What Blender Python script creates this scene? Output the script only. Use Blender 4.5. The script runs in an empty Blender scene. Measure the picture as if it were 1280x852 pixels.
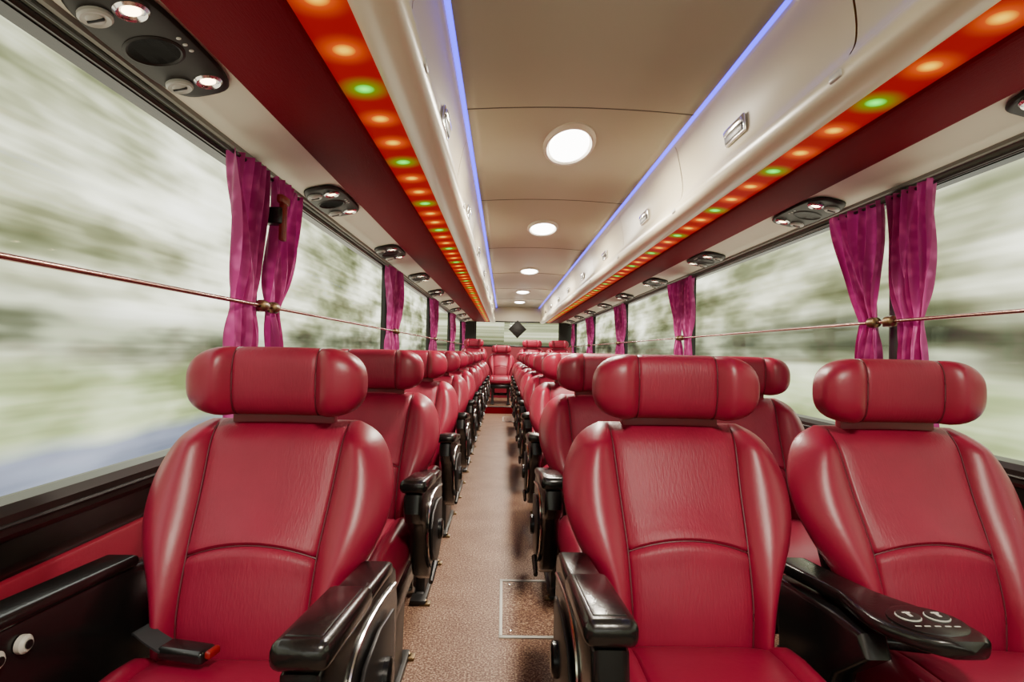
import bpy, bmesh, math, random
from mathutils import Vector, Matrix
random.seed(3)
H=1.12          # camera height above floor
XC=0.288        # bus centre line
Y0,Y1=-1.7,12.4
scene=bpy.context.scene
col=scene.collection

# ---------------------------------------------------------------- materials
def mat(name):
    m=bpy.data.materials.new(name); m.use_nodes=True
    nt=m.node_tree; b=nt.nodes['Principled BSDF']
    return m,nt,b
def simple(name,c,rough=.5,metal=0,spec=.5,coat=0,bump=None,var=None):
    m,nt,b=mat(name)
    b.inputs['Base Color'].default_value=(*c,1); b.inputs['Roughness'].default_value=rough
    b.inputs['Metallic'].default_value=metal; b.inputs['Specular IOR Level'].default_value=spec
    b.inputs['Coat Weight'].default_value=coat; b.inputs['Coat Roughness'].default_value=.15
    tc=nt.nodes.new('ShaderNodeTexCoord')
    if var:
        sc,amt=var
        n=nt.nodes.new('ShaderNodeTexNoise'); n.inputs['Scale'].default_value=sc; n.inputs['Detail'].default_value=4
        nt.links.new(tc.outputs['Object'],n.inputs['Vector'])
        r=nt.nodes.new('ShaderNodeValToRGB')
        r.color_ramp.elements[0].position=.3; r.color_ramp.elements[1].position=.7
        r.color_ramp.elements[0].color=(*[x*(1-amt) for x in c],1)
        r.color_ramp.elements[1].color=(*[min(1,x*(1+amt)) for x in c],1)
        nt.links.new(n.outputs['Fac'],r.inputs['Fac']); nt.links.new(r.outputs['Color'],b.inputs['Base Color'])
    if bump:
        sc,st,stretch=bump
        mp=nt.nodes.new('ShaderNodeMapping'); mp.inputs['Scale'].default_value=stretch
        n=nt.nodes.new('ShaderNodeTexNoise'); n.inputs['Scale'].default_value=sc; n.inputs['Detail'].default_value=5
        bp=nt.nodes.new('ShaderNodeBump'); bp.inputs['Strength'].default_value=st; bp.inputs['Distance'].default_value=.004
        nt.links.new(tc.outputs['Object'],mp.inputs['Vector']); nt.links.new(mp.outputs['Vector'],n.inputs['Vector'])
        nt.links.new(n.outputs['Fac'],bp.inputs['Height']); nt.links.new(bp.outputs['Normal'],b.inputs['Normal'])
    return m
def emis(name,c,s):
    m,nt,b=mat(name); b.inputs['Base Color'].default_value=(*c,1)
    b.inputs['Emission Color'].default_value=(*c,1); b.inputs['Emission Strength'].default_value=s
    return m
M_leather=simple('red_leather',(.215,.0045,.027),.38,spec=.45,bump=(90,.07,(1,1,1)),var=(5,.06))
M_panel=simple('red_leather_panel',(.21,.0045,.027),.48,spec=.38,bump=(85,.26,(3.0,1,.5)),var=(7,.10))
M_seam=simple('red_piping',(.08,.002,.010),.5)
M_black=simple('black_plastic',(.006,.0055,.0055),.26,spec=.45)
M_pad=simple('black_vinyl_pad',(.006,.0052,.005),.22,spec=.45,bump=(90,.12,(1,1,1)))
M_chrome=simple('chrome',(.75,.74,.72),.18,metal=1)
M_lampring=simple('lamp_bezel',(.52,.47,.38),.35,spec=.4)
M_frame=simple('seat_frame_metal',(.03,.028,.028),.4,metal=.6)
M_brass=simple('brass',(.18,.12,.06),.35,metal=1)
M_belt=simple('seat_belt_webbing',(.015,.015,.017),.7)
M_redbtn=simple('red_button',(.20,.004,.004),.4)
M_grey=simple('light_grey_plastic',(.45,.44,.40),.4)
M_cream=simple('cream_panel',(.60,.54,.385),.34,spec=.42,var=(2,.03))
M_ceil=simple('ceiling_panel',(.39,.355,.275),.4,spec=.35,var=(1.5,.03))
M_psu_panel=simple('headliner_beige',(.66,.63,.51),.6,spec=.15,var=(3,.03))
M_dark_red=simple('maroon_trim_vinyl',(.125,.0012,.007),.65,spec=.04,bump=(60,.4,(6,.6,1)))
M_wallred=simple('red_wall_vinyl',(.22,.004,.022),.5,bump=(50,.2,(1,1,1)))
M_dark=simple('dark_trim',(.010,.008,.007),.3,spec=.4)
M_header=simple('grey_window_header',(.22,.21,.18),.5,spec=.2)
M_seamline=simple('panel_gap',(.08,.065,.05),.7)
M_rodm=simple('rod_metal',(.36,.20,.17),.25,metal=1)
M_lamp=emis('lamp_glow',(1,.97,.9),14)
M_read=emis('reading_bulb',(1,.74,.40),14)
M_blue=emis('blue_led',(.045,.028,1),4.2)
M_pdark=simple('dark_bronze_plastic',(.012,.009,.007),.45,spec=.22)

def floor_mat():
    m,nt,b=mat('speckled_vinyl_floor'); tc=nt.nodes.new('ShaderNodeTexCoord')
    n1=nt.nodes.new('ShaderNodeTexNoise'); n1.inputs['Scale'].default_value=130; n1.inputs['Detail'].default_value=4; n1.inputs['Roughness'].default_value=.7
    n2=nt.nodes.new('ShaderNodeTexNoise'); n2.inputs['Scale'].default_value=5; n2.inputs['Detail'].default_value=6
    r=nt.nodes.new('ShaderNodeValToRGB'); e=r.color_ramp.elements
    e[0].position=.38; e[0].color=(.070,.024,.016,1); e[1].position=.63; e[1].color=(.50,.37,.25,1)
    x=e.new(.5); x.color=(.165,.078,.050,1)
    mx=nt.nodes.new('ShaderNodeMix'); mx.data_type='RGBA'; mx.blend_type='MULTIPLY'; mx.inputs[0].default_value=.6
    r2=nt.nodes.new('ShaderNodeValToRGB'); r2.color_ramp.elements[0].position=.35; r2.color_ramp.elements[1].position=.65
    r2.color_ramp.elements[0].color=(.65,.52,.46,1)
    for n in (n1,n2): nt.links.new(tc.outputs['Object'],n.inputs['Vector'])
    nt.links.new(n1.outputs['Fac'],r.inputs['Fac']); nt.links.new(n2.outputs['Fac'],r2.inputs['Fac'])
    nt.links.new(r.outputs['Color'],mx.inputs[6]); nt.links.new(r2.outputs['Color'],mx.inputs[7])
    nt.links.new(mx.outputs[2],b.inputs['Base Color']); b.inputs['Roughness'].default_value=.5
    b.inputs['Specular IOR Level'].default_value=.25
    return m
M_floor=floor_mat()

def glass_mat():
    m=bpy.data.materials.new('window_glass'); m.use_nodes=True; nt=m.node_tree; nt.nodes.clear()
    o=nt.nodes.new('ShaderNodeOutputMaterial'); mx=nt.nodes.new('ShaderNodeMixShader'); mx.inputs[0].default_value=.03
    t=nt.nodes.new('ShaderNodeBsdfTransparent'); t.inputs[0].default_value=(.98,1,.97,1)
    g=nt.nodes.new('ShaderNodeBsdfGlossy'); g.inputs['Roughness'].default_value=.03
    nt.links.new(t.outputs[0],mx.inputs[1]); nt.links.new(g.outputs[0],mx.inputs[2]); nt.links.new(mx.outputs[0],o.inputs[0])
    return m
M_glass=glass_mat()

def curtain_mat():
    m,nt,b=mat('magenta_curtain'); tc=nt.nodes.new('ShaderNodeTexCoord')
    v=nt.nodes.new('ShaderNodeTexVoronoi'); v.inputs['Scale'].default_value=26
    v.feature='SMOOTH_F1'
    r=nt.nodes.new('ShaderNodeValToRGB'); e=r.color_ramp.elements
    e[0].position=.15; e[0].color=(.58,.09,.36,1); e[1].position=.45; e[1].color=(.30,.009,.15,1)
    nt.links.new(tc.outputs['Object'],v.inputs['Vector']); nt.links.new(v.outputs['Distance'],r.inputs['Fac'])
    nt.links.new(r.outputs['Color'],b.inputs['Base Color']); b.inputs['Roughness'].default_value=.5
    b.inputs['Sheen Weight'].default_value=.2
    tr=nt.nodes.new('ShaderNodeBsdfTranslucent'); tr.inputs[0].default_value=(.7,.02,.36,1)
    mx=nt.nodes.new('ShaderNodeMixShader'); mx.inputs[0].default_value=.3
    out=nt.nodes['Material Output']
    nt.links.new(b.outputs[0],mx.inputs[1]); nt.links.new(tr.outputs[0],mx.inputs[2]); nt.links.new(mx.outputs[0],out.inputs[0])
    return m
M_curtain=curtain_mat()

def led_mat():
    # diffuser strip lit from behind by alternating amber / green LEDs
    m,nt,b=mat('led_diffuser'); L=nt.links
    def math_(op,a,bv=None,c=None):
        n=nt.nodes.new('ShaderNodeMath'); n.operation=op
        for i,v in enumerate((a,bv,c)):
            if v is None: continue
            if isinstance(v,(int,float)): n.inputs[i].default_value=v
            else: L.new(v,n.inputs[i])
        return n.outputs[0]
    tc=nt.nodes.new('ShaderNodeTexCoord'); s=nt.nodes.new('ShaderNodeSeparateXYZ'); L.new(tc.outputs['Object'],s.inputs[0])
    P=.185
    t=math_('DIVIDE',math_('ADD',s.outputs['Y'],10-.61),P)
    cell=math_('FLOOR',t)
    fr=math_('MULTIPLY',math_('SUBTRACT',math_('SUBTRACT',t,cell),.5),P)
    d=math_('SQRT',math_('ADD',math_('MULTIPLY',fr,fr),math_('MULTIPLY',s.outputs['X'],s.outputs['X'])))
    isg=math_('COMPARE',math_('MODULO',cell,3),1,.3)
    halo=math_('POWER',math_('SUBTRACT',1,math_('MINIMUM',math_('DIVIDE',d,.075),1)),1.7)
    core=math_('SUBTRACT',1,math_('MINIMUM',math_('DIVIDE',d,.026),1))
    def mixc(f,a,b_):
        n=nt.nodes.new('ShaderNodeMix'); n.data_type='RGBA'; L.new(f,n.inputs[0])
        for i,v in ((6,a),(7,b_)):
            if isinstance(v,tuple): n.inputs[i].default_value=(*v,1)
            else: L.new(v,n.inputs[i])
        return n.outputs[2]
    hc=mixc(isg,(.95,.14,.0),(.02,.45,.0))
    cc=mixc(isg,(1.7,1.0,.0),(.10,2.4,.10))
    c1=mixc(halo,(.24,.0002,.0004),hc)
    c2=mixc(core,c1,cc)
    b.inputs['Base Color'].default_value=(.05,.0003,.0006,1); b.inputs['Roughness'].default_value=.5
    b.inputs['Specular IOR Level'].default_value=.02
    L.new(c2,b.inputs['Emission Color']); b.inputs['Emission Strength'].default_value=1.35
    return m
M_led=led_mat()

# ---------------------------------------------------------------- mesh builder
class MB:
    def __init__(s): s.v=[];s.f=[];s.m=[];s.mats=[];s.sm=[]
    def mi(s,m):
        if m not in s.mats: s.mats.append(m)
        return s.mats.index(m)
    def add(s,vs,fs,m,smooth=True):
        o=len(s.v); s.v+= [tuple(p) for p in vs]
        for i,f in enumerate(fs):
            s.f.append([o+k for k in f]); s.m.append(s.mi(m[i] if isinstance(m,list) else m)); s.sm.append(smooth)
    def rings(s,rs,m,closed=True,cap=True,smooth=True,matf=None):
        n=len(rs[0]); vs=[p for r in rs for p in r]; fs=[];ms=[]
        for i in range(len(rs)-1):
            for j in range(n if closed else n-1):
                k=(j+1)%n
                fs.append([i*n+j,i*n+k,(i+1)*n+k,(i+1)*n+j]); ms.append(matf(i,j) if matf else m)
        if cap and closed:
            fs.append(list(range(n))[::-1]); ms.append(m)
            fs.append([(len(rs)-1)*n+j for j in range(n)]); ms.append(m)
        s.add(vs,fs,ms,smooth)
    def box(s,c,d,m,bev=0,rot=None,seg=2):
        bm=bmesh.new(); bmesh.ops.create_cube(bm,size=1)
        for v in bm.verts: v.co=Vector((v.co.x*d[0],v.co.y*d[1],v.co.z*d[2]))
        if bev: bmesh.ops.bevel(bm,geom=bm.edges[:],offset=bev,segments=seg,affect='EDGES',profile=.5)
        R=rot or Matrix.Identity(3)
        bm.verts.ensure_lookup_table()
        vs=[R@v.co+Vector(c) for v in bm.verts]; fs=[[v.index for v in f.verts] for f in bm.faces]; bm.free()
        s.add(vs,fs,m,bool(bev))
    def tube(s,path,r,m,n=10):
        path=[Vector(p) for p in path]; rs=[]
        for i,p in enumerate(path):
            t=(path[min(i+1,len(path)-1)]-path[max(i-1,0)]).normalized()
            a=t.cross(Vector((0,0,1)))
            if a.length<.1: a=t.cross(Vector((1,0,0)))
            a.normalize(); b=t.cross(a)
            rr=r[i] if isinstance(r,list) else r
            rs.append([p+rr*(a*math.cos(2*math.pi*k/n)+b*math.sin(2*math.pi*k/n)) for k in range(n)])
        s.rings(rs,m)
    def lathe(s,c,prof,m,axis='Z',n=28,R=None,sy=1):
        rs=[]
        for r,h in prof:
            ring=[]
            for k in range(n):
                a=2*math.pi*k/n; p=Vector((r*math.cos(a),sy*r*math.sin(a),h))
                if axis=='Y': p=Vector((p.x,p.z,p.y))
                if axis=='X': p=Vector((p.z,p.x,p.y))
                if R: p=R@p
                ring.append(p+Vector(c))
            rs.append(ring)
        s.rings(rs,m)
    def extrude_yz(s,pts,x0,x1,m,bev=.01):
        bm=bmesh.new(); A=[bm.verts.new((x0,p[0],p[1])) for p in pts]; f=bm.faces.new(A)
        r=bmesh.ops.extrude_face_region(bm,geom=[f]); vs=[g for g in r['geom'] if isinstance(g,bmesh.types.BMVert)]
        bmesh.ops.translate(bm,vec=(x1-x0,0,0),verts=vs)
        bmesh.ops.recalc_face_normals(bm,faces=bm.faces[:])
        es=[e for e in bm.edges if abs(e.verts[0].co.x-e.verts[1].co.x)<1e-5]
        if bev: bmesh.ops.bevel(bm,geom=es,offset=bev,segments=3,affect='EDGES',profile=.5)
        bm.verts.ensure_lookup_table(); bm.verts.index_update()
        s.add([v.co.copy() for v in bm.verts],[[v.index for v in f.verts] for f in bm.faces],m); bm.free()
    def mesh(s,name):
        me=bpy.data.meshes.new(name); me.from_pydata(s.v,[],s.f)
        for m in s.mats: me.materials.append(m)
        me.polygons.foreach_set('material_index',s.m); me.polygons.foreach_set('use_smooth',s.sm)
        me.update()
        bm=bmesh.new(); bm.from_mesh(me); bmesh.ops.recalc_face_normals(bm,faces=bm.faces[:])
        for e in bm.edges:
            if len(e.link_faces)==2 and e.calc_face_angle(0)>math.radians(42): e.smooth=False
        bm.to_mesh(me); bm.free()
        return me
def obj(name,me,loc=(0,0,0),rot=None,parent=None):
    if isinstance(me,MB): me=me.mesh(name)
    o=bpy.data.objects.new(name,me); col.objects.link(o); o.location=loc
    if rot: o.rotation_euler=rot
    if parent: o.parent=parent
    return o
def lerp(tab,x):
    if x<=tab[0][0]: return tab[0][1]
    for (a,b),(c,d) in zip(tab,tab[1:]):
        if x<=c: 
            t=(x-a)/(c-a) if c>a else 0; return b+(d-b)*t
    return tab[-1][1]
def smooth_path(pts,n=8):
    P=[Vector(p) for p in pts]; P=[P[0]]+P+[P[-1]]; out=[]
    for i in range(1,len(P)-2):
        for k in range(n):
            t=k/n; a,b,c,d=P[i-1],P[i],P[i+1],P[i+2]
            out.append(.5*((2*b)+(-a+c)*t+(2*a-5*b+4*c-d)*t*t+(-a+3*b-3*c+d)*t**3))
    out.append(P[-2]); return out

# ---------------------------------------------------------------- seat
def tab_smooth(pts):
    return [(p.x,p.y) for p in smooth_path([(a,b,0) for a,b in pts],10)]
TOP=.952
HW=tab_smooth([(.44,.175),(.52,.178),(.58,.186),(.64,.208),(.70,.240),(.76,.262),(.82,.266),(.87,.254),(.912,.232),(.936,.205),(.952,.172)])
YF=tab_smooth([(.42,-.150),(.526,-.150),(.60,-.140),(.705,-.098),(.82,-.035),(.952,.025)])
PW=[(.44,.125),(.69,.132),(.952,.150)]
TT=[(.44,.10),(.893,.10),(.918,.092),(.936,.070),(.946,.045),(.952,.015)]
def back_rings():
    hs=[.44+.02*i for i in range(12)]+[.674,.681,.6865,.690,.6935,.699,.706]+[.72+.018*i for i in range(9)]+[.878,.89,.90,.91,.92,.93,.938,.945,.949,.952]
    rs=[]
    for h in hs:
        hw=lerp(HW,h);yf=lerp(YF,h);pw=min(lerp(PW,h),hw-.02);T=lerp(TT,h)
        k=max(0,min(1,(hw-pw)/.05))*max(0,min(1,(TOP+.008-h)/.05)) 
        xs=[(pw-.008)*(-1+2*i/12) for i in range(13)]
        right=[pw-.0035,pw,pw+.0035,pw+.009]+[pw+.009+(hw-pw-.009)*math.sin(math.pi/2*i/12) for i in range(1,13)]
        front=[-x for x in right[::-1]]+xs+right
        ring=[]
        for x in front:
            e=min(1,abs(x)/hw); rd=math.sqrt(max(0,1-e**4))
            y=-T/2*rd; ax=abs(x); z=h
            if ax>pw:
                u=(ax-pw)/(hw-pw); y-=.036*k*math.sin(math.pi*min(1,u*1.0))**.9
            else:
                y-=.008*math.cos(ax/pw*math.pi/2)
                g=math.exp(-((h-.690)/.0035)**2); y+=.008*g*rd
                y-=.004*math.exp(-((abs(h-.690)-.014)/.01)**2)
            gd=abs(ax-pw)
            if gd<.006: y+=.009*(1-gd/.006)*rd*min(1,k*2)
            w=math.exp(-((h-.69)/.07)**2)
            z+= .028*w*max(0,1-(ax/pw)**2)
            ring.append(Vector((x,yf+.05+y,z)))
        nb=16
        for i in range(1,nb):
            x=hw*math.cos(math.pi*i/nb); e=abs(x)/hw
            ring.append(Vector((x,yf+.05+T/2*math.sqrt(max(0,1-e**4)),h)))
        rs.append(ring)
    return rs,len(front)
def build_seat(name,arm_l,arm_r,belt=0.0):
    mb=MB()
    rs,nf=back_rings()
    def mf(i,j):
        if j>=nf: return M_leather
        if 16<=j<28: return M_panel
        return M_leather
    mb.rings(rs,M_leather,matf=mf)
    for sx in (-1,1):
        p=[]
        for i in range(30):
            h=.50+(.944-.50)*i/29; x=lerp(PW,h); hw=lerp(HW,h); T=lerp(TT,h)
            e=min(1,x/hw)
            p.append((sx*x,lerp(YF,h)+.05-T/2*math.sqrt(max(0,1-e**4))+.005,h))
        mb.tube(p,.0022,M_seam,6)
    p=[]
    pw=lerp(PW,.69)
    for i in range(25):
        x=pw*(-1+2*i/24); e=abs(x)/lerp(HW,.69)
        p.append((x,lerp(YF,.69)+.05-.05*math.sqrt(max(0,1-e**4))-.008*math.cos(abs(x)/pw*math.pi/2)+.006,.690+.028*max(0,1-(x/pw)**2)))
    mb.tube(p,.0018,M_seam,6)
    rs2=[]
    for h,w,y0,y1 in [(.42,.15,-.06,-.02),(.55,.17,-.06,.0),(.7,.19,-.01,.035),(.84,.20,.06,.10),(.90,.17,.09,.125),(.915,.12,.10,.12)]:
        r=[]
        for k in range(24):
            a=2*math.pi*k/24; c,s_=math.cos(a),math.sin(a)
            r.append(Vector((w*math.copysign(abs(c)**.6,c),(y0+y1)/2+(y1-y0)/2*math.copysign(abs(s_)**.6,s_)+.03,h)))
        rs2.append(r)
    mb.rings(rs2,M_black)
    # headrest pillow
    xs=[-.196,-.1952,-.193,-.189,-.183,-.174,-.162,-.147,-.13,-.115,-.104,-.096,-.092,-.088,-.082,-.065,-.045,-.02,0]
    xs=xs+[-x for x in xs[::-1][1:]]
    rs=[]
    for x in xs:
        ax=abs(x); e=ax/.1965; r=max(.01,(1-e**5.5))**.5
        lobe=max(0,min(1,(ax-.092)/.03)); lobe=lobe*lobe*(3-2*lobe)
        rz=(.0765+.003*lobe)*(.12+.88*r); ry=(.050+.012*lobe)*(.2+.8*r)
        g=math.exp(-((ax-.092)/.003)**2); rz-=.0022*g; ry-=.005*g
        ring=[]
        for k in range(44):
            a=2*math.pi*k/44;c,s_=math.cos(a),math.sin(a)
            ring.append(Vector((x,.034-.016*lobe+ry*math.copysign(abs(c)**.65,c),1.041+rz*math.copysign(abs(s_)**.70,s_)+.004*(1-e*e))))
        rs.append(ring)
    mb.rings(rs,M_leather,matf=lambda i,j:M_panel if abs(xs[i]+xs[i+1])/2<.090 else M_leather)
    # piping rings of the headrest seams
    for sx in (-1,1):
        ring=[]
        for k in range(45):
            a=2*math.pi*k/44;c,s_=math.cos(a),math.sin(a)
            ring.append((sx*.092,.034+.0465*math.copysign(abs(c)**.65,c),1.041+.0752*math.copysign(abs(s_)**.70,s_)+.003))
        mb.tube(ring,.0018,M_seam,6)
    mb.box((0,.066,.955),(.24,.03,.09),M_leather,.012)
    # cushion
    rs=[]; CT=.54
    ys=[-.13,-.135,-.15,-.19,-.24,-.3,-.36,-.42,-.48,-.54,-.58,-.61,-.635,-.65,-.658,-.66]
    for y in ys:
        e=abs((y+.395)/.267); q=(max(0,1-e**6))**.5
        hw=.215*(.93+.07*q); top=CT-.02*max(0,(-y-.42)/.24)**2; bot=.38
        c=(top+bot)/2; hz=(top-bot)/2*(.12+.88*q)
        ring=[]
        pw=.14
        right=[pw-.006,pw-.003,pw,pw+.003,pw+.008]+[pw+.008+(hw-pw-.008)*math.sin(math.pi/2*i/9) for i in range(1,10)]
        fx=[-x for x in right[::-1]]+[(pw-.006)*(-1+2*i/8) for i in range(1,8)]+right
        for x in fx:
            ee=min(1,abs(x)/hw); z=hz*math.sqrt(max(0,1-ee**5))
            if abs(x)>pw: z+=.018*q*math.sin(math.pi*(abs(x)-pw)/(hw-pw))
            gd=abs(abs(x)-pw)
            if gd<.004: z-=.006*(1-gd/.004)
            ring.append(Vector((x,y,c+z)))
        for i in range(1,12):
            x=hw*math.cos(math.pi*i/12); ee=abs(x)/hw
            ring.append(Vector((x,y,c-hz*math.sqrt(max(0,1-ee**5)))))
        rs.append(ring)
    mb.rings(rs,M_leather)
    mb.box((0,-.38,.345),(.41,.44,.08),M_black,.02)
    for sx in (-.15,.15):
        mb.extrude_yz([(-.56,.32),(-.12,.32),(-.14,.20),(-.16,.03),(-.12,.0),(-.56,.0),(-.52,.03),(-.50,.2)],sx-.02,sx+.02,M_frame,.004)
        mb.box((sx,-.34,.012),(.07,.52,.024),M_frame,.005)
        for yy in (-.58,-.1):
            mb.box((sx+(.03 if sx>0 else -.03),yy,.006),(.05,.04,.012),M_brass,.003)
            mb.lathe((sx+(.03 if sx>0 else -.03),yy,.012),[(.011,0),(.011,.008),(.006,.011)],M_brass,n=8)
    mb.tube([(-.2,-.16,.30),(.2,-.16,.30)],.014,M_frame)
    mb.tube([(-.13,.02,.34),(-.13,.10,.20),(-.13,.13,.16)],.010,M_frame); mb.tube([(.13,.02,.34),(.13,.10,.20),(.13,.13,.16)],.010,M_frame)
    mb.box((0,.14,.15),(.32,.09,.025),M_black,.008,Matrix.Rotation(-.5,3,'X'))
    # arms
    def aisle_arm(sx):
        cx=sx*.250
        prof=[(.0,.640),(-.10,.660),(-.30,.684),(-.495,.706),(-.525,.698),(-.535,.645),(-.51,.612),(-.45,.590),(-.41,.54),(-.38,.46),(-.33,.39),(-.24,.345),(-.12,.33),(-.02,.36),(.02,.44),(.03,.56)]
        mb.extrude_yz(prof,cx-.028,cx+.028,M_black,.012)
        R=Matrix.Rotation(-.115,3,'X')
        mb.box((cx,-.170,.677),(.070,.205,.028),M_pad,.012,R,3)
        mb.box((cx,-.405,.708),(.080,.262,.040),M_pad,.015,R,3)
        mb.box((cx,-.405,.727),(.052,.215,.006),M_pad,.003,R,2)
        ox=cx+sx*.031
        mb.tube(smooth_path([(ox,-.03,.615),(ox,-.20,.640),(ox,-.34,.640),(ox,-.405,.595),(ox,-.395,.50),(ox,-.34,.42)],6),.004,M_chrome,8)
        mb.extrude_yz([(-.07,.58),(-.2,.60),(-.31,.59),(-.36,.55),(-.34,.47),(-.27,.41),(-.15,.39),(-.06,.42)],min(ox,ox+sx*.008),max(ox,ox+sx*.008),M_frame,.003)
        mb.lathe((ox+sx*.006,-.16,.49),[(.035,0),(.035,sx*.012),(.028,sx*.016)],M_black,axis='X',n=20)
        mb.tube([(ox+sx*.012,-.30,.42),(ox+sx*.014,-.42,.405)],[.010,.007],M_black,8)
    def window_arm(sx):
        cx=sx*.262
        prof=[(.0,.655),(-.14,.678),(-.34,.692),(-.48,.698),(-.52,.69),(-.535,.66),(-.52,.61),(-.46,.575),(-.36,.545),(-.30,.47),(-.22,.39),(-.1,.36),(0,.40),(.02,.5)]
        mb.extrude_yz(prof,cx-.03,cx+.03,M_black,.014)
        mb.box((cx,-.29,.693),(.07,.40,.024),M_pad,.010,Matrix.Rotation(-.06,3,'X'),3)
        ix=cx-sx*.032
        for yy in (-.375,-.425):
            mb.lathe((ix,yy,.655),[(.014,0),(.014,-sx*.008),(.010,-sx*.012)],M_grey,axis='X',n=18)
            mb.lathe((ix-sx*.009,yy,.655),[(.007,0),(.007,-sx*.005)],M_black,axis='X',n=14)
    def paddle_arm(sx):
        cx0=sx*.275
        mb.extrude_yz([(.02,.60),(-.20,.618),(-.30,.618),(-.32,.58),(-.22,.50),(-.18,.40),(-.08,.37),(0,.42)],cx0-.028,cx0+.028,M_black,.012)
        rs=[]
        for t in range(0,45):
            a=t/44; y=.0-a*.425
            if a<.45: w=.040
            else: w=.040+.038*math.sin(min(1,(a-.45)/.35)*math.pi/2)**1.5
            if a>.78: 
                q=(a-.78)/.22; w=.078*math.sqrt(max(0.0,1-q*q))
            w+=.0005; cx=cx0+sx*.085*a**1.2
            z=.634+.014*a; th=.015
            rs.append([Vector((cx+w*math.copysign(abs(math.cos(2*math.pi*k/20))**.35,math.cos(2*math.pi*k/20)),y,z+th*math.copysign(abs(math.sin(2*math.pi*k/20))**.6,math.sin(2*math.pi*k/20))*min(1,(w/.03)**.5))) for k in range(20)])
        mb.rings(rs,M_pad)
        cx=cx0+sx*.069; R=Matrix.Identity(3); dz=.0085
        mb.lathe((cx,-.340,.6515+dz),[(.062,0),(.062,.002),(.056,.0035)],M_black,n=36,R=R,sy=.95)
        for dx in (-.026,.026):
            mb.lathe((cx+dx,-.330,.6545+dz),[(.0205,0),(.0205,.002),(.0185,.0028)],M_grey,n=24,R=R)
            mb.lathe((cx+dx,-.330,.6565+dz),[(.0190,0),(.0190,.002),(.016,.0026)],M_frame,n=24,R=R)
            mb.box((cx+dx,-.330,.6592+dz),(.006,.018,.001),M_grey,0,R)
            mb.box((cx+dx,-.324,.6594+dz),(.014,.004,.001),M_grey,0,R)
        for dx in (-.034,-.018,0,.018,.034):
            mb.box((cx+dx,-.366,.6550+dz),(.010,.003,.001),M_grey,0,R)
    fn={'aisle':aisle_arm,'window':window_arm,'paddle':paddle_arm}
    if arm_l: fn[arm_l](-1)
    if arm_r: fn[arm_r](1)
    if belt is not None:
        B=Vector((belt,0,0)); rs=[]
        for p in smooth_path([(-.20,-.13,.555),(-.175,-.165,.575),(-.14,-.19,.572),(-.10,-.21,.565)],5):
            p=p+B
            rs.append([p+Vector((-.004,-.020,0)),p+Vector((.004,.020,0)),p+Vector((.004,.020,.004)),p+Vector((-.004,-.020,.004))])
        mb.rings(rs,M_belt)
        Rz=Matrix.Rotation(-.22,3,'Z')
        mb.box((belt-.062,-.215,.562),(.095,.042,.024),M_black,.008,Rz,3)
        mb.box((belt-.010,-.225,.567),(.012,.030,.014),M_redbtn,.004,Rz,3)
    return mb.mesh(name)
ME_L=build_seat('seat_single','window','aisle',0.0)
ME_RA=build_seat('seat_aisle','aisle','paddle',None)
ME_RW=build_seat('seat_window',None,'window',-.09)
ME_B=build_seat('seat_rear',None,None,None)
for k in range(10):
    obj('passenger_seat',ME_L,(-.506,1.27+.92*k,0))
    obj('passenger_seat',ME_RA,(.412,1.34+.92*k,0))
    obj('passenger_seat',ME_RW,(.953,1.34+.92*k,0))
obj('passenger_seat',ME_B,(-.60,11.25,.25)); obj('passenger_seat',ME_B,(-.05,11.2,.13))
obj('passenger_seat',ME_B,(.56,11.25,.25)); obj('passenger_seat',ME_B,(1.09,11.25,.25))

# ---------------------------------------------------------------- shell
YS0,YS1=Y0+.05,Y1-.05
def strip(name,pts,m,y0=YS0,y1=YS1,ny=1,thick=0,smooth=True,origin=None):
    """cross-section polyline (x,z) swept along y"""
    mb=MB(); o=origin or (0,0)
    rs=[[Vector((p[0]-o[0],y0+(y1-y0)*i/ny,p[1]-o[1])) for p in pts] for i in range(ny+1)]
    mb.rings(rs,m,closed=False,cap=False,smooth=smooth)
    ob=obj(name,mb,(o[0],0,o[1]))
    if thick:
        md=ob.modifiers.new('t','SOLIDIFY'); md.thickness=thick; md.offset=0
    return ob
def W(side,w,h): return (XC+side*w,H+h)
WL=1.185
mb=MB(); mb.box((XC,(Y0+Y1)/2,-.03),(2*WL+.1,Y1-Y0,.06),M_floor); obj('floor',mb)
pts=[(XC+.455*t/10,H+.972+.018*(1-(t/10)**2)) for t in range(-10,11)]
ceil=strip('ceiling',pts,M_ceil,thick=.01)
mb=MB()
for y in (-.2,2.25,3.62,5.3,7.0,8.7,10.4):
    mb.tube([(x,y,z-.0045) for x,z in pts],.0035,M_seamline,6)
obj('ceiling_seam_trim',mb)
mb=MB(); mb.box((XC,(Y0+Y1)/2,H+1.10),(2*WL+.2,Y1-Y0,.04),M_cream); obj('roof',mb)
sides={-1:'left',1:'right'}
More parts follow.
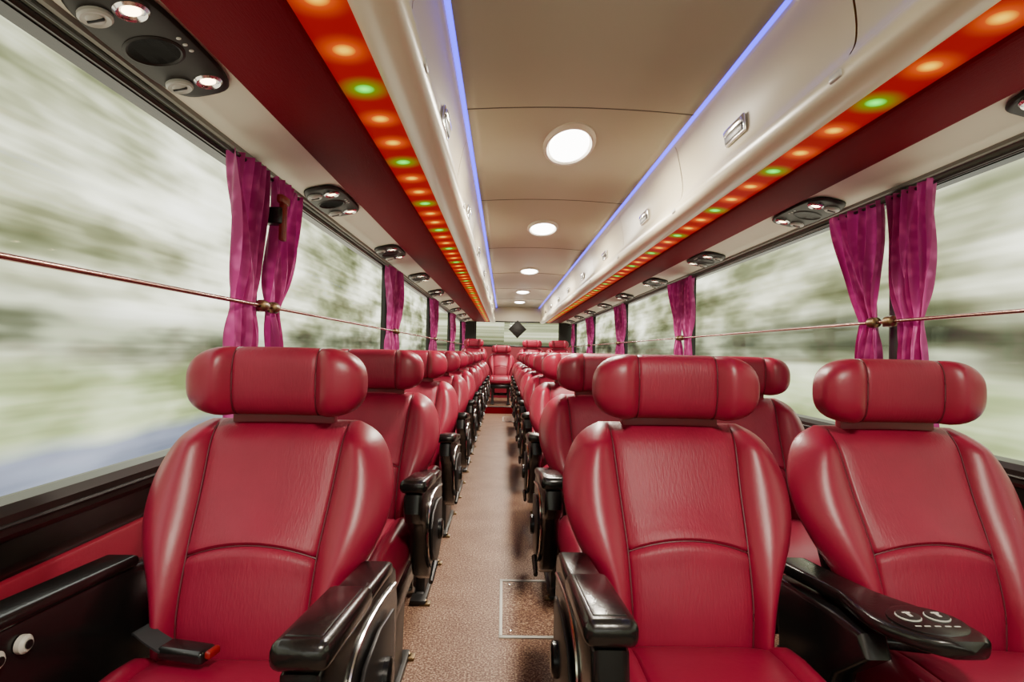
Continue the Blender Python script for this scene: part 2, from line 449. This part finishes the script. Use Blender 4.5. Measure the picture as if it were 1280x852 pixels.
for s,nm in sides.items():
    strip('blue_led_strip_'+nm,[W(s,.4535,.968),W(s,.472,.965)],M_blue,smooth=False)
    strip('cove_trim_'+nm,[W(s,.472,.965),W(s,.476,.955),W(s,.474,.985),W(s,.455,.99)],M_cream,smooth=False)
    rack=MB()
    door=[W(s,.476,.955),W(s,.488,.93),W(s,.503,.86),W(s,.514,.79),W(s,.513,.735),W(s,.500,.705)]
    dsm=[(p.x,p.y) for p in smooth_path([(a,b,0) for a,b in door],5)]
    seams=[YS0]+[ -1.27+1.28*k for k in range(0,11)]+[YS1]
    seams=[y for y in seams if y<=YS1]
    for a,b in zip(seams,seams[1:]):
        rs=[[Vector((x,y,z)) for x,z in dsm] for y in (a+.004,b-.004)]
        rack.rings(rs,M_cream,closed=False,cap=False)
        rs=[[Vector((x+s*.006,y,z)) for x,z in dsm] for y in (a-.006,a+.006)]
        rack.rings(rs,M_seamline,closed=False,cap=False)
        if b-a>1:
            yc=(a+b)/2+.03; x,z=W(s,.509,.79)
            Rr=Matrix.Rotation(-s*.12,3,'Y')
            rack.box((x-s*.003,yc,z),(.012,.17,.062),M_chrome,.005,Rr,3)
            rack.box((x-s*.009,yc,z-.010),(.006,.15,.026),M_frame,.002,Rr)
            rack.box((x-s*.013,yc,z+.010),(.008,.15,.020),M_chrome,.003,Rr)
            x2,z2=W(s,.492,.668)
            rack.box((x2-s*.004,a+.03,z2),(.016,.05,.020),M_grey,.006,None,3)
    roll=[W(s,.500,.705),W(s,.497,.700),W(s,.488,.690),W(s,.484,.672),W(s,.490,.650),W(s,.510,.634),W(s,.540,.628),W(s,.572,.636),W(s,.592,.650),W(s,.600,.664)]
    rsm=[(p.x,p.y) for p in smooth_path([(a,b,0) for a,b in roll],4)]
    rack.rings([[Vector((x,y,z)) for x,z in rsm] for y in (YS0,YS1)],M_cream,closed=False,cap=False)
    obj('luggage_rack_'+nm,rack)
    o=W(s,.655,.660)
    strip('led_strip_light_'+nm,[W(s,.600,.664),W(s,.711,.655)],M_led,smooth=False,origin=o)
    band=[W(s,.711,.655),W(s,.712,.645),W(s,.722,.640),W(s,.84,.648),W(s,.955,.664),W(s,.968,.668),W(s,.972,.678)]
    strip('maroon_trim_'+nm,band,M_dark_red)
    strip('headliner_panel_'+nm,[W(s,.972,.678),W(s,1.145,.640)],M_psu_panel,smooth=False)
    strip('window_header_trim_'+nm,[W(s,1.145,.640),W(s,1.150,.630),W(s,1.160,.628),W(s,1.168,.636),W(s,1.180,.630),W(s,1.186,.615),W(s,WL+.01,.615)],M_header)
    strip('window_seal_'+nm,[W(s,1.1755,.6185),W(s,1.171,.612),W(s,1.176,.603),W(s,1.186,.603)],M_dark)
    wl=MB()
    x=XC+s*(WL+.02)
    wl.box((x,(Y0+Y1)/2,(H-.30)/2),(.04,Y1-Y0,H-.30),M_dark)
    wl.box((XC+s*(WL-.006),(Y0+Y1)/2,.52),(.02,Y1-Y0-.12,.34),M_wallred,.006)
    wl.box((XC+s*(WL+.02),(Y0+Y1)/2,H+.86),(.04,Y1-Y0,.52),M_dark)
    obj('wall_'+nm,wl)
    sl=MB()
    prof=[W(s,WL+.0,-.280),W(s,WL-.03,-.285),W(s,WL-.045,-.30),W(s,WL-.045,-.335),W(s,WL-.03,-.35),W(s,WL-.02,-.40),W(s,WL-.01,-.42),W(s,WL+.01,-.42),W(s,WL+.01,-.28)]
    sl.rings([[Vector((a,y,b)) for a,b in prof] for y in (YS0,YS1)],M_dark,smooth=False)
    sl.tube([(XC+s*(WL-.046),YS0,H-.318),(XC+s*(WL-.046),YS1,H-.318)],.004,M_frame,8)
    obj('window_sill_trim_'+nm,sl)
    du=MB(); du.box((XC+s*(WL-.05),(Y0+10.25)/2,.10),(.08,10.2-Y0-.1,.18),M_black,.02); obj('heater_duct_'+nm,du)
PYS={-1:[-.45,1.93,4.22,6.65,9.1,11.6],1:[-.35,2.05,4.42,6.82,9.22,11.6]}
wn=1
for s,nm in sides.items():
    PY=PYS[s]
    edges=[Y0]+PY+[Y1]
    for a,b in zip(edges,edges[1:]):
        mb=MB(); mb.box((XC+s*(WL+.012),(a+b)/2,H+.165),(.008,b-a-.11,.90),M_glass); obj('window_%d'%wn,mb); wn+=1
    for y in PY:
        mb=MB()
        mb.box((XC+s*(WL-.012),y,H+.165),(.05,.11,.91),M_dark,.012)
        mb.box((XC+s*(WL-.042),y,H+.165),(.014,.05,.90),M_frame,.004)
        obj('window_pillar_'+nm,mb)
    mb=MB()
    xr=XC+s*(WL-.095)
    mb.tube([(xr,Y0+.06,H+.137),(xr,Y1-.06,H+.137)],.0065,M_rodm,10)
    for y in PY:
        for dy in (-.045,.045):
            mb.lathe((xr,y+dy,H+.137),[(.010,-.022),(.019,-.017),(.021,0),(.019,.017),(.010,.022)],M_brass,axis='Y',n=14)
            mb.tube([(xr,y+dy,H+.137),(xr+s*.06,y+dy,H+.137)],.006,M_brass,8)
        mb.box((xr+s*.05,y,H+.137),(.012,.13,.03),M_brass,.004)
    mb.tube([(xr+s*.02,Y0+.06,H+.585),(xr+s*.02,Y1-.06,H+.585)],.006,M_frame,8)
    obj('curtain_rod_'+nm,mb)

def curtain(s,y,d,seed):
    rnd=random.Random(seed)
    xr=XC+s*(WL-.075); ztop=H+.595; zt=H+.137; zb=H-.33
    mb=MB(); rs=[]; nz=60; nu=90
    ph=rnd.random()*6
    for i in range(nz+1):
        t=i/nz; z=ztop+(zb-ztop)*t
        tt=(ztop-zt)/(ztop-zb)
        if t<tt:
            q=t/tt; q2=q**1.3
            a=.035+.02*q2; b=.34-(.34-.145)*q2
            if d<0: a=.0+.065*q2; b=.24-.05*q2
        else:
            q=(t-tt)/(1-tt); a=.055-.02*q; b=.145+.05*q
            if d<0: a=.065; b=.19+.05*q
        amp=.026-.014*math.exp(-((t-tt)/.07)**2)
        ring=[]
        for j in range(nu+1):
            uu=j/nu
            yy=y+d*(a+(b-a)*uu)+.006*math.sin(uu*17+t*4+ph)
            fold=math.sin(uu*2*math.pi*5.5+ph+.9*math.sin(t*5+uu*3))+.35*math.sin(uu*2*math.pi*12+t*7)
            xx=xr+amp*fold*.75+.008*math.sin(t*11+uu*5)
            ring.append(Vector((xx,yy,z)))
        rs.append(ring)
    mb.rings(rs,M_curtain,closed=False,cap=False)
    return obj('curtain',mb)
k=0
for s in (-1,1):
    for y in PYS[s][1:]:
        for d in (-1,1):
            if y>11 and d>0: continue
            curtain(s,y,d,k); k+=1
mb=MB(); HY=PYS[-1][1]+.02
mb.box((XC-(WL-.13),HY,H+.43),(.02,.03,.13),M_redbtn,.006); mb.box((XC-(WL-.13),HY,H+.505),(.025,.07,.03),M_redbtn,.008)
mb.box((XC-(WL-.10),HY,H+.45),(.07,.04,.06),M_black,.008)
obj('emergency_hammer',mb)

# reading light panels
tilt=math.atan2(.678-.640,1.145-.972)
def psu_mesh():
    mb=MB(); rs=[]
    for (sc,z) in ((.90,.004),(1.0,.0),(1.0,-.006),(.96,-.012),(.90,-.013)):
        rs.append([Vector((.082*sc*math.copysign(abs(math.cos(2*math.pi*k/48))**.55,math.cos(2*math.pi*k/48)),.225*sc*math.copysign(abs(math.sin(2*math.pi*k/48))**.6,math.sin(2*math.pi*k/48)),z)) for k in range(48)])
    mb.rings(rs,M_pdark)
    for yy in (-.143,.143):
        mb.lathe((-.034,yy,-.012),[(.032,0),(.032,-.007),(.027,-.012),(.022,-.010),(.019,-.006)],M_chrome,n=28)
        mb.lathe((-.034,yy,-.015),[(.0175,0),(.0175,-.003),(.010,-.006),(.001,-.007)],M_read,n=20)
        mb.lathe((.036,yy,-.012),[(.030,0),(.030,-.007),(.026,-.011),(.021,-.009)],M_grey,n=28)
        mb.lathe((.036,yy,-.017),[(.020,0),(.019,-.003),(.014,-.006),(.001,-.007)],M_grey,n=20)
        mb.box((.036,yy,-.024),(.034,.005,.006),M_frame,.002)
    mb.lathe((0.008,0,-.011),[(.060,0),(.060,-.003),(.054,-.005),(.050,-.002),(.010,-.002)],M_pdark,n=36)
    for yy in (-.02,.005,.03): mb.lathe((-.062,yy,-.010),[(.005,0),(.005,-.004),(.003,-.005)],M_grey,n=10)
    return mb.mesh('reading_light_panel')
ME_P=psu_mesh()
for s in (-1,1):
    for k in range(9):
        y=1.24+1.28*k
        w=1.060; h=.678-(w-.972)*math.tan(tilt)
        x,z=W(s,w,h-.003)
        o=obj('reading_light_panel',ME_P,(x,y,z))
        if s==1: o.rotation_euler=(0,tilt,0)
        else:
            o.rotation_mode='QUATERNION'; o.rotation_quaternion=(Matrix.Rotation(math.pi,3,'Z')@Matrix.Rotation(tilt,3,'Y')).to_quaternion()

# ceiling lamps (oval)
for y in (-.2,2.66,4.45,6.8,9.15,11.0):
    mb=MB(); sy=2.2
    mb.lathe((0,0,0),[(.122,.004),(.122,-.006),(.114,-.016),(.104,-.016),(.099,-.006),(.098,.0)],M_lampring,n=48,sy=sy)
    mb.lathe((0,0,0),[(.094,-.004),(.090,-.014),(.07,-.022),(.04,-.027),(.001,-.029)],M_lamp,n=48,sy=sy)
    zc=H+.984
    obj('ceiling_lamp',mb,(XC,y,zc))
    L=bpy.data.lights.new('lamp_light','AREA'); L.shape='ELLIPSE'; L.size=.2; L.size_y=.4; L.energy=60; L.color=(1,.90,.73)
    lo=bpy.data.objects.new('ceiling_lamp_light',L); col.objects.link(lo); lo.location=(XC,y,zc-.045)

def hatch(x0,x1,y0,y1):
    mb=MB(); 
    for a,b in (((x0+x1)/2,y0),((x0+x1)/2,y1)): mb.box((a,b,.002),(x1-x0+.014,.018,.006),M_grey,.001)
    for a in (x0,x1): mb.box((a,(y0+y1)/2,.002),(.013,y1-y0,.006),M_grey,.001)
    mb.box(((x0+x1)/2,(y0+y1)/2,.001),(x1-x0-.03,y1-y0-.03,.003),M_floor)
    for a in (x0+.04,x1-.04):
        for b in (y0+.05,y1-.05): mb.lathe((a,b,.002),[(.009,0),(.009,.003),(.005,.004)],M_chrome,n=12)
    obj('floor_hatch',mb)
hatch(.01,.30,2.25,2.80); hatch(.01,.30,9.2,9.8)

# rear platform / step
for (x0,x1,z) in ((XC-WL+.01,-.335,.25),(.235,XC+WL-.01,.25),(-.33,.23,.13)):
    mb=MB(); mb.box(((x0+x1)/2,11.33,z/2),(x1-x0,2.0,z),M_floor)
    mb.box(((x0+x1)/2,10.325,z/2),(x1-x0,.01,z-.004),M_dark_red)
    mb.tube([(x0,10.325,z-.006),(x1,10.325,z-.006)],.010,M_frame)
    obj('rear_step_platform',mb)
# back wall with window
mb=MB()
x0,x1,z0,z1=-.62,1.20,H+.13,H+.66
yb=Y1-.02
mb.box((XC,yb,z0/2),(2*WL,.05,z0),M_wallred)
mb.box((XC,yb,(z1+H+1.1)/2),(2*WL,.05,H+1.1-z1),M_cream)
mb.box(((XC-WL+x0)/2,yb,(z0+z1)/2),(x0-XC+WL,.05,z1-z0),M_dark)
mb.box(((XC+WL+x1)/2,yb,(z0+z1)/2),(XC+WL-x1,.05,z1-z0),M_dark)
obj('wall_back',mb)
mb=MB(); mb.box((XC,yb+.02,(z0+z1)/2),(x1-x0,.006,z1-z0),M_glass); 
for a in (z0,z1): mb.box((XC,yb-.02,a),(x1-x0,.03,.03),M_dark,.006)
for a in (x0,x1): mb.box((a,yb-.02,(z0+z1)/2),(.03,.03,z1-z0),M_dark,.006)
obj('window_%d'%wn,mb); wn+=1
mb=MB(); mb.box((XC,yb-.05,H+.50),(.28,.01,.28),M_pdark,.003,Matrix.Rotation(math.pi/4,3,'Y')); obj('diamond_warning_sign',mb)
mb=MB(); yb=Y0+.02
mb.box((XC,yb,.32),(2*WL,.05,.64),M_dark); mb.box((XC,yb,H+.85),(2*WL,.05,.5),M_cream)
for s in (-1,1): mb.box((XC+s*(WL-.06),yb,1.15),(.12,.05,1.1),M_dark)
obj('wall_front',mb)
mb=MB(); mb.box((XC,yb,1.15),(2*WL-.24,.006,1.02),M_glass); obj('window_%d'%wn,mb)

# ---------------------------------------------------------------- world
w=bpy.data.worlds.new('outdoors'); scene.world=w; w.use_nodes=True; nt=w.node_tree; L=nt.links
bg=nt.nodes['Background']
def mth(op,a,b=None,c=None,cl=False):
    n=nt.nodes.new('ShaderNodeMath'); n.operation=op; n.use_clamp=cl
    for i,v in enumerate((a,b,c)):
        if v is None: continue
        if isinstance(v,(int,float)): n.inputs[i].default_value=v
        else: L.new(v,n.inputs[i])
    return n.outputs[0]
tc=nt.nodes.new('ShaderNodeTexCoord'); sp=nt.nodes.new('ShaderNodeSeparateXYZ'); L.new(tc.outputs['Generated'],sp.inputs[0])
ax=mth('MAXIMUM',mth('ABSOLUTE',sp.outputs['X']),.12)
u=mth('DIVIDE',sp.outputs['Y'],ax); v=mth('DIVIDE',sp.outputs['Z'],ax)
sg=mth('MULTIPLY',mth('SIGN',sp.outputs['X']),3.7)
def noise(su,sv,sc,det,off=0,rough=.5):
    cb=nt.nodes.new('ShaderNodeCombineXYZ'); L.new(mth('MULTIPLY',u,su),cb.inputs[0]); L.new(mth('MULTIPLY',v,sv),cb.inputs[1]); L.new(mth('ADD',sg,off),cb.inputs[2])
    n=nt.nodes.new('ShaderNodeTexNoise'); n.inputs['Scale'].default_value=sc; n.inputs['Detail'].default_value=det; n.inputs['Roughness'].default_value=rough
    L.new(cb.outputs[0],n.inputs['Vector']); return n.outputs['Fac']
def ramp(fac,els,interp='LINEAR'):
    r=nt.nodes.new('ShaderNodeValToRGB'); e=r.color_ramp.elements; r.color_ramp.interpolation=interp
    e[0].position=els[0][0]; e[0].color=(*els[0][1],1); e[1].position=els[-1][0]; e[1].color=(*els[-1][1],1)
    for p,c in els[1:-1]: x=e.new(p); x.color=(*c,1)
    L.new(fac,r.inputs['Fac']); return r.outputs['Color']
def mixf(f,a,b,mode='MIX'):
    n=nt.nodes.new('ShaderNodeMix'); n.data_type='RGBA'; n.blend_type=mode
    if isinstance(f,(int,float)): n.inputs[0].default_value=f
    else: L.new(f,n.inputs[0])
    for i,x in ((6,a),(7,b)):
        if isinstance(x,tuple): n.inputs[i].default_value=(*x,1)
        else: L.new(x,n.inputs[i])
    return n.outputs[2]
n1=noise(.95,3.4,1.9,3,0,.5); n2=noise(.7,1.5,1.6,2,9); n3=noise(.35,12,2.4,2,5)
nn=mth('ADD',mth('ADD',mth('MULTIPLY',n1,.55),mth('MULTIPLY',n2,.29)),mth('MULTIPLY',n3,.16))
fol=ramp(nn,[(.37,(.14,.15,.07)),(.43,(.34,.36,.19)),(.48,(.68,.69,.43)),(.53,(1.20,1.20,.88)),(.58,(1.9,1.88,1.5)),(.66,(2.6,2.55,2.3))])
grass=ramp(nn,[(.39,(.30,.38,.14)),(.46,(.62,.72,.34)),(.53,(1.10,1.22,.72)),(.62,(1.9,2.0,1.4))])
road=ramp(nn,[(.38,(.22,.25,.36)),(.62,(.58,.62,.82))])
hedge=ramp(nn,[(.42,(.010,.013,.013)),(.50,(.09,.11,.06)),(.58,(.50,.56,.32))])
vj=mth('ADD',v,mth('MULTIPLY',mth('SUBTRACT',n2,.5),.2))
f_h=mth('SUBTRACT',1.25,mth('DIVIDE',mth('ABSOLUTE',mth('SUBTRACT',vj,.03)),.10),cl=True)
c=mixf(mth('MULTIPLY',f_h,.8),fol,hedge)
f_g=mth('DIVIDE',mth('SUBTRACT',-.03,vj),.06,cl=True); c=mixf(f_g,c,grass)
f_r=mth('DIVIDE',mth('SUBTRACT',-.23,vj),.05,cl=True); c=mixf(f_r,c,road)
f_p=mth('DIVIDE',mth('SUBTRACT',-.42,v),.1,cl=True); c=mixf(f_p,c,(1.6,1.45,1.15))  # unseen bright ground band, added to light the headliner from below
f_s=mth('DIVIDE',mth('SUBTRACT',v,.95),.2,cl=True); c=mixf(f_s,c,(2.0,2.0,1.9))  # unseen bright upper sky band, added to light floor and seats
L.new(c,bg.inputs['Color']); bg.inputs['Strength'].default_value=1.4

# ---------------------------------------------------------------- camera
cd=bpy.data.cameras.new('camera'); cam=bpy.data.objects.new('camera',cd); col.objects.link(cam)
F=709
cd.sensor_width=36; cd.lens=F/1280*36; cd.clip_start=.02
M=Matrix.Rotation(-10/F,4,'Z')@Matrix.Rotation(math.pi/2+14/F,4,'X')@Matrix.Rotation(.02,4,'Z')
cam.matrix_world=Matrix.Translation((0,0,H))@M
scene.camera=cam
